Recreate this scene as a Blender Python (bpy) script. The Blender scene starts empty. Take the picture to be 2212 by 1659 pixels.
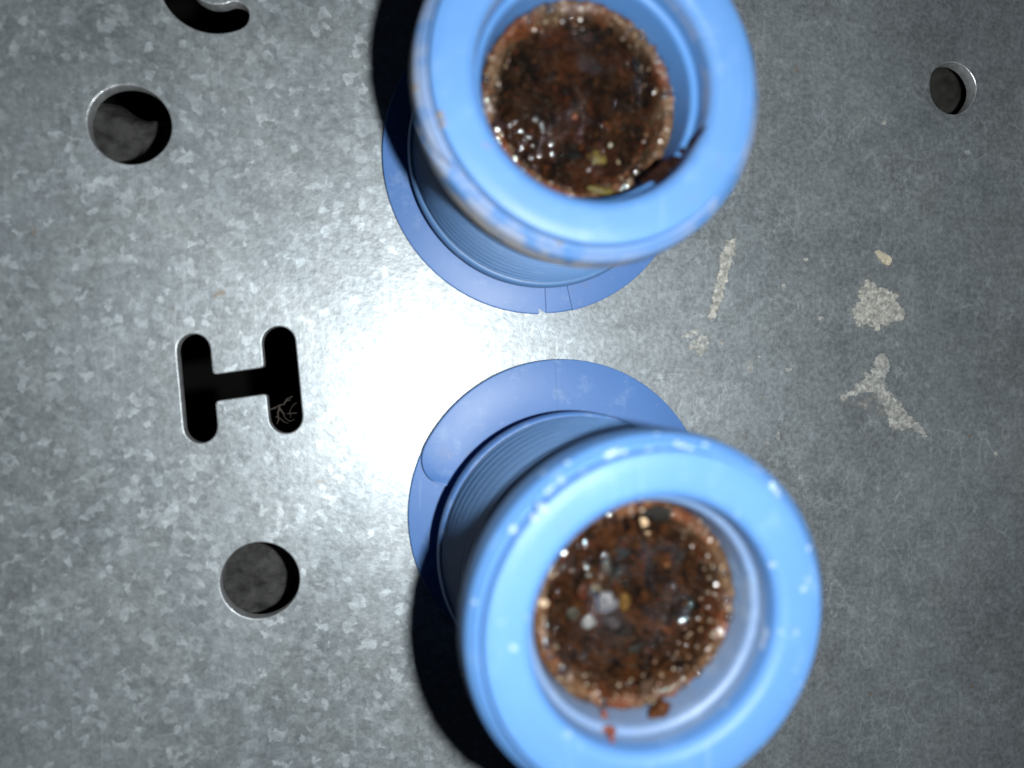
import bpy, bmesh, math, random
import numpy as np
from mathutils import Vector, Matrix, noise

random.seed(7)
rng = np.random.default_rng(11)
S = 0.1                                   # camera height over the plate, metres (all lengths below are fractions of it)
sc = bpy.context.scene
COL = sc.collection

# ------------------------------------------------------------------ camera
F_PX, TX, TY = 1636.3, 0.1725, -0.0095    # focal length in px of a 2212 px wide frame; tilt of the optical axis
cw = Vector((-TX, -TY, 1)).normalized()
cx = Vector((1, 0, 0)); cx = (cx - cw * cx.dot(cw)).normalized()
cy = cw.cross(cx)
CAMR = Matrix((cx, cy, cw)).transposed()
cam_d = bpy.data.cameras.new("camera")
cam = bpy.data.objects.new("camera", cam_d)
COL.objects.link(cam)
cam.matrix_world = Matrix.Translation((0, 0, S)) @ CAMR.to_4x4()
cam_d.sensor_width = 36
cam_d.lens = 36 * F_PX / 2212
cam_d.clip_start = 0.002
cam_d.clip_end = 10
cam_d.dof.use_dof = True
cam_d.dof.focus_distance = 1.09 * S
cam_d.dof.aperture_fstop = 13.0
sc.camera = cam

# ------------------------------------------------------------------ world: a dark room, almost no ambient light
w = bpy.data.worlds.new("World"); sc.world = w; w.use_nodes = True
bg = w.node_tree.nodes["Background"]
bg.inputs[0].default_value = (0.55, 0.7, 1.0, 1)
bg.inputs[1].default_value = 0.008

# ------------------------------------------------------------------ the flash beside the lens
ld = bpy.data.lights.new("flash", 'POINT')
ld.energy = 0.62
ld.shadow_soft_size = 0.0017
ld.color = (0.97, 1.0, 0.985)
lo = bpy.data.objects.new("flash", ld); COL.objects.link(lo)
lo.location = (0.135 * S, -0.02 * S, 1.0 * S)

sc.view_settings.view_transform = 'Standard'
sc.view_settings.look = 'None'
sc.view_settings.exposure = 0
sc.view_settings.gamma = 1
sc.view_settings.use_curve_mapping = False
sc.render.engine = 'CYCLES'
sc.cycles.use_denoising = True
sc.cycles.max_bounces = 6
sc.render.filter_size = 2.1
sc.cycles.sample_clamp_indirect = 4

# ------------------------------------------------------------------ helpers
def at(px, py, z=0.0):
    """point at height z (fractions of S) seen at a photo position (2212 px frame); result in fractions of S"""
    d = CAMR @ Vector(((px - 1106) / F_PX, -(py - 829.5) / F_PX, -1))
    t = (z - 1) / d.z
    return Vector((d.x * t, d.y * t, z))

def mesh(name, verts, faces, mat=None, parent=None, smooth=True, scale=S):
    me = bpy.data.meshes.new(name)
    me.from_pydata([tuple(scale * c for c in v) for v in verts], [], faces)
    me.update()
    if smooth:
        me.polygons.foreach_set("use_smooth", [True] * len(me.polygons))
    o = bpy.data.objects.new(name, me); COL.objects.link(o)
    if mat: me.materials.append(mat)
    if parent: o.parent = parent
    return o

def tag(o, label=None, cat=None, group=None, kind=None):
    if label: o["label"] = label
    if cat: o["category"] = cat
    if group: o["group"] = group
    if kind: o["kind"] = kind
    return o

def autosmooth(o, ang=35):
    me = o.data
    bm = bmesh.new(); bm.from_mesh(me)
    for e in bm.edges:
        e.smooth = not (len(e.link_faces) == 2 and e.calc_face_angle(0) > math.radians(ang))
    bm.to_mesh(me); bm.free()

def lathe(profile, n=160, a0=0.0, a1=2 * math.pi, fr=None):
    """profile [(r,z)..]; fr(a, r, z) -> (r, z) lets the profile vary round the axis"""
    full = abs(a1 - a0 - 2 * math.pi) < 1e-6
    cols = n if full else n + 1
    V, Fc = [], []
    m = len(profile)
    for i in range(cols):
        a = a0 + (a1 - a0) * i / n
        for r, z in profile:
            if fr: r, z = fr(a, r, z)
            V.append((r * math.cos(a), r * math.sin(a), z))
    for i in range(n):
        j = (i + 1) % cols
        for k in range(m - 1):
            Fc.append((i * m + k, j * m + k, j * m + k + 1, i * m + k + 1))
    return V, Fc

def rounded(pts, rad=0.003, seg=4):
    """round the inner corners of an open (r,z) polyline; a third value overrides the radius"""
    out = [pts[0][:2]]
    for i in range(1, len(pts) - 1):
        p = Vector(pts[i][:2]); a = Vector(pts[i - 1][:2]); b = Vector(pts[i + 1][:2])
        r = pts[i][2] if len(pts[i]) > 2 else rad
        la, lb = (a - p).length, (b - p).length
        r = min(r, la * 0.48, lb * 0.48)
        if r < 1e-5:
            out.append(tuple(p)); continue
        p0 = p + (a - p).normalized() * r; p1 = p + (b - p).normalized() * r
        for k in range(seg + 1):
            t = k / seg
            q = p0 * (1 - t) ** 2 + p * 2 * t * (1 - t) + p1 * t * t
            out.append((q.x, q.y))
    out.append(pts[-1][:2])
    return out

# ---- node helper
class NT:
    def __init__(self, name):
        self.m = bpy.data.materials.new(name); self.m.use_nodes = True
        self.t = self.m.node_tree
        self.b = self.t.nodes["Principled BSDF"]
        self.tc = None
    def n(self, typ, **kw):
        nd = self.t.nodes.new(typ)
        for k, v in kw.items():
            if k.startswith('i_'):
                key = k[2:]
                nd.inputs[int(key) if key.isdigit() else key.replace('_', ' ')].default_value = v
            else: setattr(nd, k, v)
        return nd
    def l(self, a, b): self.t.links.new(a, b)
    def obj(self):
        if not self.tc: self.tc = self.n('ShaderNodeTexCoord')
        return self.tc.outputs['Object']
    def noise(self, scale, detail=3, rough=0.55, vec=None, dist=0.0):
        nd = self.n('ShaderNodeTexNoise'); nd.inputs['Scale'].default_value = scale
        nd.inputs['Detail'].default_value = detail; nd.inputs['Roughness'].default_value = rough
        nd.inputs['Distortion'].default_value = dist
        self.l(vec or self.obj(), nd.inputs['Vector'])
        return nd.outputs['Fac']
    def voro(self, scale, feature='F1', out='Distance', vec=None, rnd=1.0):
        nd = self.n('ShaderNodeTexVoronoi'); nd.feature = feature
        nd.inputs['Scale'].default_value = scale; nd.inputs['Randomness'].default_value = rnd
        self.l(vec or self.obj(), nd.inputs['Vector'])
        return nd.outputs[out]
    def ramp(self, src, *stops):
        nd = self.n('ShaderNodeValToRGB'); cr = nd.color_ramp
        while len(cr.elements) < len(stops): cr.elements.new(0.5)
        for e, (p, c) in zip(cr.elements, stops):
            e.position = p
            e.color = (c, c, c, 1) if not isinstance(c, (tuple, list)) else (*c, 1)
        self.l(src, nd.inputs[0])
        return nd.outputs[0]
    def math(self, op, a, b=None, clamp=False):
        nd = self.n('ShaderNodeMath'); nd.operation = op; nd.use_clamp = clamp
        for i, v in enumerate((a, b)):
            if v is None: continue
            if isinstance(v, (int, float)): nd.inputs[i].default_value = v
            else: self.l(v, nd.inputs[i])
        return nd.outputs[0]
    def mix(self, fac, a, b):
        nd = self.n('ShaderNodeMix'); nd.data_type = 'RGBA'
        for s, v in ((nd.inputs[0], fac), (nd.inputs[6], a), (nd.inputs[7], b)):
            if isinstance(v, (int, float)): s.default_value = v
            elif isinstance(v, (tuple, list)): s.default_value = (*v, 1)
            else: self.l(v, s)
        return nd.outputs[2]
    def maprange(self, src, a, b, c, d):
        nd = self.n('ShaderNodeMapRange'); nd.clamp = True
        for i, v in enumerate((a, b, c, d)): nd.inputs[i + 1].default_value = v
        self.l(src, nd.inputs[0]); return nd.outputs[0]
    def bump(self, h, strength=0.3, dist=0.0005):
        nd = self.n('ShaderNodeBump'); nd.inputs['Strength'].default_value = strength
        nd.inputs['Distance'].default_value = dist
        self.l(h, nd.inputs['Height']); self.l(nd.outputs[0], self.b.inputs['Normal'])
    def set(self, **kw):
        for k, v in kw.items():
            s = self.b.inputs[k.replace('_', ' ')]
            if isinstance(v, (int, float)): s.default_value = v
            elif isinstance(v, (tuple, list)): s.default_value = (*v, 1) if len(v) == 3 and s.type == 'RGBA' else v
            else: self.l(v, s)
    def sep(self, vec):
        nd = self.n('ShaderNodeSeparateXYZ'); self.l(vec, nd.inputs[0]); return nd.outputs

# ------------------------------------------------------------------ materials
def zinc():
    m = NT("galvanised_steel")
    o = m.obj()
    warp = m.n('ShaderNodeTexNoise'); warp.inputs['Scale'].default_value = 420; warp.inputs['Detail'].default_value = 5; warp.inputs['Roughness'].default_value = 0.7
    m.l(o, warp.inputs['Vector'])
    va = m.n('ShaderNodeVectorMath', operation='SCALE'); m.l(warp.outputs['Color'], va.inputs[0]); va.inputs['Scale'].default_value = 0.0028
    vb = m.n('ShaderNodeVectorMath', operation='ADD'); m.l(o, vb.inputs[0]); m.l(va.outputs[0], vb.inputs[1])
    wv = vb.outputs[0]
    # spangle flakes: little crystals of differing tone
    cell = m.sep(m.voro(1050, out='Color', vec=wv))[0]
    cell2 = m.sep(m.voro(2100, out='Color', vec=wv))[1]
    fl = m.math('MULTIPLY', m.ramp(cell, (0.0, 0.0), (0.62, 0.18), (0.88, 0.5), (0.97, 1.0)), m.ramp(m.noise(700, 4, 0.7), (0.30, 0.15), (0.62, 1.0)))
    fl2 = m.ramp(cell2, (0.3, 0.0), (0.95, 1.0))
    n1 = m.noise(330, 5, 0.62)
    n2 = m.noise(1500, 4, 0.65)
    n0 = m.noise(34, 4, 0.6)
    patch = m.ramp(n0, (0.35, 0.0), (0.65, 1.0))
    # wear: the right-hand part of the sheet is rubbed darker and duller, the spangle is worn away; its darkening also trims the flash hotspot
    x = m.sep(o)[0]
    wn = m.noise(22, 3, 0.6)
    wx = m.math('ADD', x, m.math('MULTIPLY', m.math('SUBTRACT', wn, 0.5), 0.035))
    worn = m.maprange(wx, 0.006, 0.036, 0.0, 1.0)
    keep = m.math('SUBTRACT', 1.0, m.math('MULTIPLY', worn, 0.75))
    tone = m.math('ADD', m.math('MULTIPLY', m.math('MULTIPLY', fl, keep), 0.25), m.math('MULTIPLY', m.math('MULTIPLY', fl2, keep), 0.045))
    tone = m.math('ADD', tone, m.math('MULTIPLY', m.ramp(n1, (0.38, 0.0), (0.72, 1.0)), 0.062))
    tone = m.math('ADD', tone, m.math('MULTIPLY', m.ramp(n2, (0.35, 0.0), (0.7, 1.0)), m.math('ADD', 0.085, m.math('MULTIPLY', worn, 0.07))))
    tone = m.math('ADD', tone, m.math('MULTIPLY', patch, 0.085))
    # sparse larger pale blotches where the zinc has chalked, drifting with the broad patches
    blo = m.math('MULTIPLY', m.ramp(m.noise(520, 3, 0.6, dist=0.6), (0.60, 0.0), (0.70, 1.0)), m.ramp(m.noise(48, 3, 0.6), (0.42, 0.0), (0.62, 1.0)))
    tone = m.math('ADD', tone, m.math('MULTIPLY', blo, 0.10))
    # rubbing marks: fine streaks in two directions
    for rz, amt in ((0.35, 0.10), (1.9, 0.09), (2.6, 0.07)):
        mp = m.n('ShaderNodeMapping'); mp.inputs['Rotation'].default_value = (0, 0, rz); mp.inputs['Scale'].default_value = (1.0, 0.06, 1)
        m.l(o, mp.inputs[0])
        st = m.math('MULTIPLY', m.ramp(m.noise(1500, 3, 0.6, vec=mp.outputs[0]), (0.60, 0.0), (0.72, 1.0)), m.ramp(m.noise(70, 3, 0.6), (0.46, 0.0), (0.64, 1.0)))
        tone = m.math('ADD', tone, m.math('MULTIPLY', st, amt))
    # fine pale crazing and scuffs
    v2 = m.n('ShaderNodeMapping'); v2.inputs['Rotation'].default_value = (0, 0, 0.5); v2.inputs['Scale'].default_value = (1.0, 0.45, 1)
    m.l(wv, v2.inputs[0])
    cr = m.voro(420, feature='DISTANCE_TO_EDGE', vec=v2.outputs[0])
    craze = m.math('MULTIPLY', m.ramp(cr, (0.0, 1.0), (0.06, 0.0)), m.ramp(m.noise(75, 4, 0.65), (0.44, 0.0), (0.62, 1.0)))
    tone = m.math('ADD', tone, m.math('MULTIPLY', craze, m.math('ADD', 0.05, m.math('MULTIPLY', worn, 0.09))))
    tone = m.math('ADD', tone, 0.158)
    tone = m.math('MULTIPLY', tone, 1.08)
    mul = m.math('SUBTRACT', 1.0, m.math('MULTIPLY', worn, 0.20))
    tone = m.math('MULTIPLY', tone, mul)
    cold = m.mix(m.noise(90, 2), (0.84, 0.975, 1.09), (0.93, 1.0, 1.04))
    colr = m.n('ShaderNodeVectorMath', operation='SCALE'); m.l(cold, colr.inputs[0]); m.l(tone, colr.inputs['Scale'])
    # a few rusty freckles
    rust = m.math('MULTIPLY', m.ramp(m.noise(420, 2, 0.5), (0.68, 0.0), (0.74, 1.0)), m.ramp(m.noise(40, 2), (0.52, 0.0), (0.66, 0.6)))
    base = m.mix(rust, colr.outputs[0], (0.24, 0.17, 0.11))
    m.set(Base_Color=base, Metallic=0.50)
    rg = m.math('ADD', m.math('MULTIPLY', n1, 0.10), m.math('MULTIPLY', cell, 0.06))
    rg = m.math('ADD', rg, m.math('MULTIPLY', worn, 0.06))
    m.set(Roughness=m.math('ADD', rg, 0.385), Specular_IOR_Level=0.5)
    h = m.math('ADD', m.math('MULTIPLY', n2, 0.6), m.math('MULTIPLY', n1, 0.7))
    m.bump(h, 0.26, 0.00025)
    return m.m

def plastic(name, base=(0.085, 0.27, 0.74), grime=None, rough=0.36, speck=0.0, sss=0.12, scuff=0.25):
    m = NT(name); o = m.obj()
    n = m.noise(45, 3, 0.6)
    c = m.mix(m.ramp(n, (0.3, 0.0), (0.7, 1.0)), tuple(b * 0.92 for b in base), tuple(min(1, b * 1.08) for b in base))
    # chalky scuffing
    sc1 = m.math('MULTIPLY', m.ramp(m.noise(260, 5, 0.7), (0.55, 0.0), (0.8, 1.0)), scuff)
    c = m.mix(sc1, c, (0.36, 0.47, 0.60))
    mp = m.n('ShaderNodeMapping'); mp.inputs['Rotation'].default_value = (0.3, 0.2, 0.9); mp.inputs['Scale'].default_value = (1.0, 0.05, 1)
    m.l(o, mp.inputs[0])
    scr = m.math('MULTIPLY', m.ramp(m.noise(1300, 3, 0.6, vec=mp.outputs[0]), (0.62, 0.0), (0.74, 1.0)), m.ramp(m.noise(90, 2), (0.45, 0.0), (0.62, 0.22)))
    c = m.mix(scr, c, (0.30, 0.42, 0.60))
    dirt = m.math('MULTIPLY', m.ramp(m.noise(330, 4, 0.65), (0.60, 0.0), (0.74, 1.0)), m.ramp(m.noise(70, 2), (0.5, 0.0), (0.65, 0.5)))
    c = m.mix(dirt, c, (0.14, 0.11, 0.085))
    if grime:
        z0, z1, amt, col = grime
        z = m.sep(o)[2]
        g = m.maprange(z, z0 * S, z1 * S, 1.0, 0.0)
        gn = m.ramp(m.noise(190, 5, 0.65), (0.40, 0.0), (0.50, 1.0))
        big = m.ramp(m.noise(60, 2, 0.5), (0.34, 0.0), (0.5, 1.0))
        f = m.math('MULTIPLY', m.math('MULTIPLY', g, gn), m.math('MULTIPLY', big, amt), clamp=True)
        c = m.mix(f, c, col)
    if speck:
        s = m.math('MULTIPLY', m.ramp(m.noise(420, 2, 0.5), (0.66, 0.0), (0.70, speck)), m.ramp(m.noise(60, 2), (0.5, 0.0), (0.6, 1.0)))
        c = m.mix(s, c, (0.62, 0.66, 0.70))
    m.set(Base_Color=c, Roughness=m.math('ADD', m.math('MULTIPLY', n, 0.14), rough - 0.07))
    m.set(Subsurface_Weight=sss, Subsurface_Radius=(0.3, 0.6, 1.0), Subsurface_Scale=0.0012, Specular_IOR_Level=0.32)
    m.bump(m.noise(900, 4, 0.6), 0.12, 0.0001)
    return m.m

def sediment(name, lip_r, red=(0.115, 0.030, 0.010), dark=(0.016, 0.0075, 0.004), mid=(0.06, 0.024, 0.009), sand=(0.27, 0.17, 0.095)):
    m = NT(name); o = m.obj()
    s = m.sep(o)
    r = m.math('SQRT', m.math('ADD', m.math('MULTIPLY', s[0], s[0]), m.math('MULTIPLY', s[1], s[1])))
    n1 = m.noise(420, 4, 0.65); n2 = m.noise(1700, 4, 0.7); n3 = m.noise(150, 3, 0.6)
    c = m.mix(m.ramp(n1, (0.43, 0.0), (0.58, 1.0)), dark, mid)  # hard tone contrast stands in for shadows of the relief
    c = m.mix(m.ramp(m.noise(230, 4, 0.7, dist=0.8), (0.36, 0.92), (0.44, 0.0)), c, tuple(x * 0.4 for x in dark))  # black patches paint the shade of crevices into the mud colour
    c = m.mix(m.ramp(n3, (0.50, 0.0), (0.70, 0.75)), c, red)
    c = m.mix(m.math('MULTIPLY', m.ramp(n2, (0.58, 0.0), (0.70, 1.0)), 0.6), c, (0.048, 0.022, 0.009))
    lip = m.maprange(m.math('ADD', r, m.math('MULTIPLY', m.math('SUBTRACT', n3, 0.5), 0.0022)), (lip_r - 0.020) * S, (lip_r - 0.012) * S, 0.0, 1.0)
    ln = m.ramp(m.noise(260, 3, 0.6), (0.42, 0.0), (0.58, 1.0))
    lc = m.mix(ln, (0.15, 0.040, 0.012), sand)
    lc = m.mix(m.math('MULTIPLY', m.ramp(n2, (0.45, 0.0), (0.6, 1.0)), 0.6), lc, (0.08, 0.035, 0.016))
    c = m.mix(lip, c, lc)
    m.set(Base_Color=c, Roughness=0.85, Specular_IOR_Level=0.12)
    cb = m.n('ShaderNodeBump'); cb.inputs['Strength'].default_value = 1.0; cb.inputs['Distance'].default_value = 0.0007
    m.l(m.math('ADD', m.noise(420, 0.5, 0.4), m.math('MULTIPLY', m.noise(1000, 0.0, 0.4), 0.32)), cb.inputs['Height']); m.l(cb.outputs[0], m.b.inputs['Coat Normal'])
    m.set(Coat_Weight=m.ramp(m.noise(200, 2, 0.5), (0.44, 0.0), (0.60, 1.0)), Coat_Roughness=0.045, Coat_IOR=1.75)
    h = m.math('ADD', n2, m.math('MULTIPLY', m.voro(1500), 0.8))
    m.bump(h, 1.0, 0.0006)
    return m.m

def simple(name, col, rough=0.5, var=0.25, scale=800, bump=0.3, coat=0.0, metallic=0.0, spec=0.3):
    m = NT(name)
    n = m.noise(scale, 4, 0.6)
    c = m.mix(m.ramp(n, (0.3, 0.0), (0.7, 1.0)), tuple(x * (1 - var) for x in col), tuple(min(1, x * (1 + var)) for x in col))
    m.set(Base_Color=c, Roughness=rough, Metallic=metallic, Coat_Weight=coat, Coat_Roughness=0.08, Specular_IOR_Level=spec)
    if bump: m.bump(n, bump, 0.0003)
    return m.m

M_zinc = zinc()
M_cut = simple("cut_steel_edge", (0.72, 0.74, 0.77), 0.36, 0.25, 900, 0.5, metallic=0.75)
M_pad = simple("dark_rubber", (0.040, 0.040, 0.040), 0.85, 0.6, 420, 1.0)
M_pad2 = simple("black_rubber", (0.020, 0.019, 0.018), 0.85, 0.4, 700, 0.5)
M_void = simple("void_dark", (0.0012, 0.0012, 0.0012), 0.9, 0.1, 100, 0)  # near-black colour stands in for the unlit depth under the slots
M_dep = simple("dried_lime", (0.46, 0.455, 0.42), 0.9, 0.34, 1500, 0.8)
M_dep2 = simple("thin_lime_film", (0.44, 0.445, 0.425), 0.9, 0.4, 1700, 0.7)
M_dep3 = simple("pale_flake", (0.44, 0.40, 0.31), 0.8, 0.2, 1500, 0.5)
def porous(mat, lo, hi, sc_):
    """crumbly crust: bare metal shows through its pores"""
    t = mat.node_tree; b = t.nodes["Principled BSDF"]
    tc = t.nodes.new('ShaderNodeTexCoord'); n = t.nodes.new('ShaderNodeTexNoise')
    n.inputs['Scale'].default_value = sc_; n.inputs['Detail'].default_value = 5; n.inputs['Roughness'].default_value = 0.7
    r = t.nodes.new('ShaderNodeValToRGB'); r.color_ramp.elements[0].position = lo; r.color_ramp.elements[1].position = hi
    t.links.new(tc.outputs['Object'], n.inputs['Vector']); t.links.new(n.outputs['Fac'], r.inputs[0]); t.links.new(r.outputs[0], b.inputs['Alpha'])
M_dep4 = simple("faint_residue", (0.26, 0.265, 0.26), 0.9, 0.3, 1700, 0.5)
porous(M_dep4, 0.46, 0.66, 900)
porous(M_dep, 0.25, 0.62, 1100)
porous(M_dep2, 0.28, 0.66, 1000)
M_fib = simple("dry_fibre", (0.055, 0.046, 0.038), 0.8, 0.3, 900, 0.2)

# ================================================================== THE SETTING
# ---- the galvanised plate, with round holes and letter slots cut right through it
PLATE_T = 0.020
def circ_pts(c, R, n=56, wob=0.0, seed=0):
    return [(c[0] + R * (1 + wob * math.sin(3 * a + seed) + wob * 0.6 * math.sin(5 * a + 2 * seed)) * math.cos(a),
             c[1] + R * (1 + wob * math.sin(3 * a + seed) + wob * 0.6 * math.sin(5 * a + 2 * seed)) * math.sin(a))
            for a in [2 * math.pi * i / n for i in range(n)]]

H1 = (-0.3048, 0.3093); H3 = (-0.1518, -0.2591); H2 = (0.8352, 0.4295)
RH, RH2 = 0.0485, 0.0385

def arc_px(c, r, a0, a1, n=14):
    return [(c[0] + r * math.cos(a0 + (a1 - a0) * i / n), c[1] + r * math.sin(a0 + (a1 - a0) * i / n)) for i in range(n + 1)]

def letter_H():
    lt, lb = Vector((418, 757)), Vector((433, 921))
    rt, rb = Vector((602, 741)), Vector((617, 900))
    hw, bh = 36.5, 28.5
    def side(p, q, s):                       # offset line to the side s of p->q
        d = (q - p).normalized(); nrm = Vector((-d.y, d.x)) * s * hw
        return p + nrm, q + nrm
    def lerp(a, b, y): t = (y - a.y) / (b.y - a.y); return a + (b - a) * t
    ang = math.atan2((lb - lt).y, (lb - lt).x)
    P = []
    # image axes: x right, y down.  side +1 is the left side of a downward stroke
    l_out, l_in = side(lt, lb, 1), side(lt, lb, -1)
    r_in, r_out = side(rt, rb, 1), side(rt, rb, -1)
    bar_l, bar_r = 838.0, 822.0
    P += arc_px(lt, hw, ang + math.pi / 2, ang + math.pi * 1.5)          # top of left stroke
    f = 9.0
    def fillet(corner, a, b):
        a = (a - corner).normalized() * f + corner; b = (b - corner).normalized() * f + corner
        return [tuple(a * (1 - t) ** 2 + corner * 2 * t * (1 - t) + b * t * t) for t in (0, .25, .5, .75, 1)]
    c1 = lerp(*l_in, bar_l - bh); c2 = lerp(*r_in, bar_r - bh)
    c3 = lerp(*r_in, bar_r + bh); c4 = lerp(*l_in, bar_l + bh)
    P += fillet(c1, l_in[0], c2) + fillet(c2, c1, r_in[0])
    P += arc_px(rt, hw, ang + math.pi / 2, ang + math.pi * 1.5)
    P += arc_px(rb, hw, ang - math.pi / 2, ang + math.pi / 2)
    P += fillet(c3, r_in[1], c4) + fillet(c4, c3, l_in[1])
    P += arc_px(lb, hw, ang - math.pi / 2, ang + math.pi / 2)
    return P

def letter_C():
    c = Vector((470, -60)); R, hw = 101, 31
    a0, a1 = math.radians(68), math.radians(288)     # image angles (y down)
    P = arc_px(c, R + hw, a0, a1, 40)
    e1 = c + Vector((math.cos(a1), math.sin(a1))) * R
    P += arc_px(e1, hw, a1, a1 + math.pi, 10)[1:-1]
    P += arc_px(c, R - hw, a1, a0, 40)
    e0 = c + Vector((math.cos(a0), math.sin(a0))) * R
    P += arc_px(e0, hw, a0 + math.pi, a0 + 2 * math.pi, 10)[1:-1]
    return P

def to_plate(P): return [tuple(at(x, y, 0))[:2] for x, y in P]
OUT = [(-1.3, -1.3), (1.9, -1.3), (1.9, 1.5), (-1.3, 1.5)]
holes = [circ_pts(H1, RH, 64, 0.004, 1), circ_pts(H3, RH, 64, 0.004, 2), circ_pts(H2, RH2, 48, 0.016, 0.7),
         to_plate(letter_H()), to_plate(letter_C())]

def plate_mesh():
    cu = bpy.data.curves.new("tmp", 'CURVE'); cu.dimensions = '2D'; cu.fill_mode = 'BOTH'
    for loop in [OUT] + holes:
        sp = cu.splines.new('POLY'); sp.points.add(len(loop) - 1); sp.use_cyclic_u = True
        for p, q in zip(sp.points, loop): p.co = (q[0] * S, q[1] * S, 0, 1)
    cu.extrude = (PLATE_T / 2 - 0.0016) * S
    cu.bevel_depth = 0.0016 * S; cu.bevel_resolution = 2
    cu.offset = -0.0016 * S
    ob = bpy.data.objects.new("tmp", cu); COL.objects.link(ob)
    dg = bpy.context.evaluated_depsgraph_get()
    me = bpy.data.meshes.new_from_object(ob.evaluated_get(dg))
    bpy.data.objects.remove(ob); bpy.data.curves.remove(cu)
    me.name = "metal_plate"
    me.materials.clear(); me.materials.append(M_zinc); me.materials.append(M_cut)
    zs = [v.co.z for v in me.vertices]; top = max(zs)
    for v in me.vertices: v.co.z -= top
    for p in me.polygons:
        p.use_smooth = False
        p.material_index = 0 if abs(p.normal.z) > 0.95 else 1
        p.use_smooth = abs(p.normal.z) <= 0.95
    return me
plate = bpy.data.objects.new("metal_plate", plate_mesh()); COL.objects.link(plate)
tag(plate, "grey galvanised steel plate with punched round holes and letter slots", "plate", kind="structure")

# ---- what lies below the plate
def slab(name, x0, x1, y0, y1, z, t, mat, lab, cat, jag=0.0, seed=0):
    """rough block: uneven top that rolls off at its edges, sides down to the floor"""
    n = 56; V, Fc = [], []
    for i in range(n + 1):
        for j in range(n + 1):
            u, v = i / n, j / n
            x, y = x0 + (x1 - x0) * u, y0 + (y1 - y0) * v
            e = min(u, 1 - u, v, 1 - v)
            x += jag * 4 * noise.noise(Vector((x * 14, y * 14, seed))); y += jag * 4 * noise.noise(Vector((x * 14, y * 14, seed + 5)))
            dz = 0.012 * noise.fractal(Vector((x * 22, y * 22, seed)), 0.8, 2.1, 4) + 0.004 * noise.noise(Vector((x * 130, y * 130, seed)))
            roll = 0.05 * max(0.0, 1 - e / 0.10) ** 2
            V.append((x, y, z + dz - roll))
    for i in range(n):
        for j in range(n):
            a = i * (n + 1) + j
            Fc.append((a, a + n + 1, a + n + 2, a + 1))
    loop = [i * (n + 1) for i in range(n)] + [n * (n + 1) + j for j in range(n)] + [i * (n + 1) + n for i in range(n, 0, -1)] + [j for j in range(n, 0, -1)]
    b = len(V); V += [(V[k][0], V[k][1], z - t) for k in loop]; m_ = len(loop)
    for i in range(m_):
        j = (i + 1) % m_
        Fc.append((loop[i], b + i, b + j, loop[j]))
    return tag(mesh(name, V, Fc, mat), lab, cat)

FLOOR_Z = -0.9
slab("rubber_pad", -0.62, -0.24, 0.16, 0.375, -0.15, 0.75, M_pad, "dark grey rubber pad seen through the upper left round hole", "pad", 0.012, 1)
slab("rubber_pad", -0.30, -0.06, -0.44, -0.18, -0.14, 0.76, M_pad, "dark grey rubber pad seen through the round hole below the letter H", "pad", 0.003, 2)
slab("rubber_pad", 0.78, 1.12, 0.30, 0.62, -0.10, 0.80, M_pad2, "black gritty pad seen through the small round hole at right", "pad", 0.003, 3)
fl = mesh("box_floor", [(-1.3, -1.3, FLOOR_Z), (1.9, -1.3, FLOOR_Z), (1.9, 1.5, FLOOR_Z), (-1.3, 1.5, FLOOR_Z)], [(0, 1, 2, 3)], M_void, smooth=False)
tag(fl, "floor far below the plate, coloured black for the unlit void", "floor", kind="structure")

# ---- dried splashes and flakes stuck on the plate
def splash(px_outline, mat, h=0.0008, rag=3.0, seed=0, label=None, holes=0):
    """thin raised crust with a ragged outline given in photo px"""
    rr = random.Random(seed)
    pts = []
    n = len(px_outline)
    for i in range(n):
        a = Vector(px_outline[i]); b = Vector(px_outline[(i + 1) % n])
        m_ = max(2, int((b - a).length / 3.0))
        for k in range(m_):
            q = a + (b - a) * k / m_
            nrm = Vector((-(b - a).y, (b - a).x)).normalized()
            amp = rag * (noise.noise(Vector((q.x * 0.09, q.y * 0.09, seed))) * 1.2 + noise.noise(Vector((q.x * 0.27, q.y * 0.27, seed))) * 0.7 + rr.uniform(-0.16, 0.16))
            pts.append(q + nrm * amp)
    W = [at(p.x, p.y, 0) for p in pts]
    c = sum(W, Vector()) / len(W)
    bm = bmesh.new()
    vs = [bm.verts.new((p.x, p.y, -0.0004)) for p in W]
    f = bm.faces.new(vs)
    bmesh.ops.triangulate(bm, faces=[f])
    bm.normal_update()
    if sum(fc.normal.z for fc in bm.faces) < 0:
        bmesh.ops.reverse_faces(bm, faces=bm.faces[:])
    ext = bmesh.ops.extrude_face_region(bm, geom=bm.faces[:])
    up = [g for g in ext['geom'] if isinstance(g, bmesh.types.BMVert)]
    for v in up:
        v.co.z = h * (0.55 + 0.9 * abs(noise.noise(Vector((v.co.x * 160, v.co.y * 160, seed)))))
    for v in bm.verts: v.co *= S
    me = bpy.data.meshes.new("dried_splash"); bm.to_mesh(me); bm.free()
    me.materials.append(mat)
    o = bpy.data.objects.new("dried_splash", me); COL.objects.link(o); o.parent = plate
    if label:
        o["label"] = label
        # thin film of residue feathering out round the crust
        mid = sum((Vector(p) for p in px_outline), Vector((0, 0))) / n
        splash([tuple(Vector(p) + (Vector(p) - mid).normalized() * 6) for p in px_outline], M_dep4, 0.0002, rag * 1.3, seed + 500)
    return o

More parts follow.
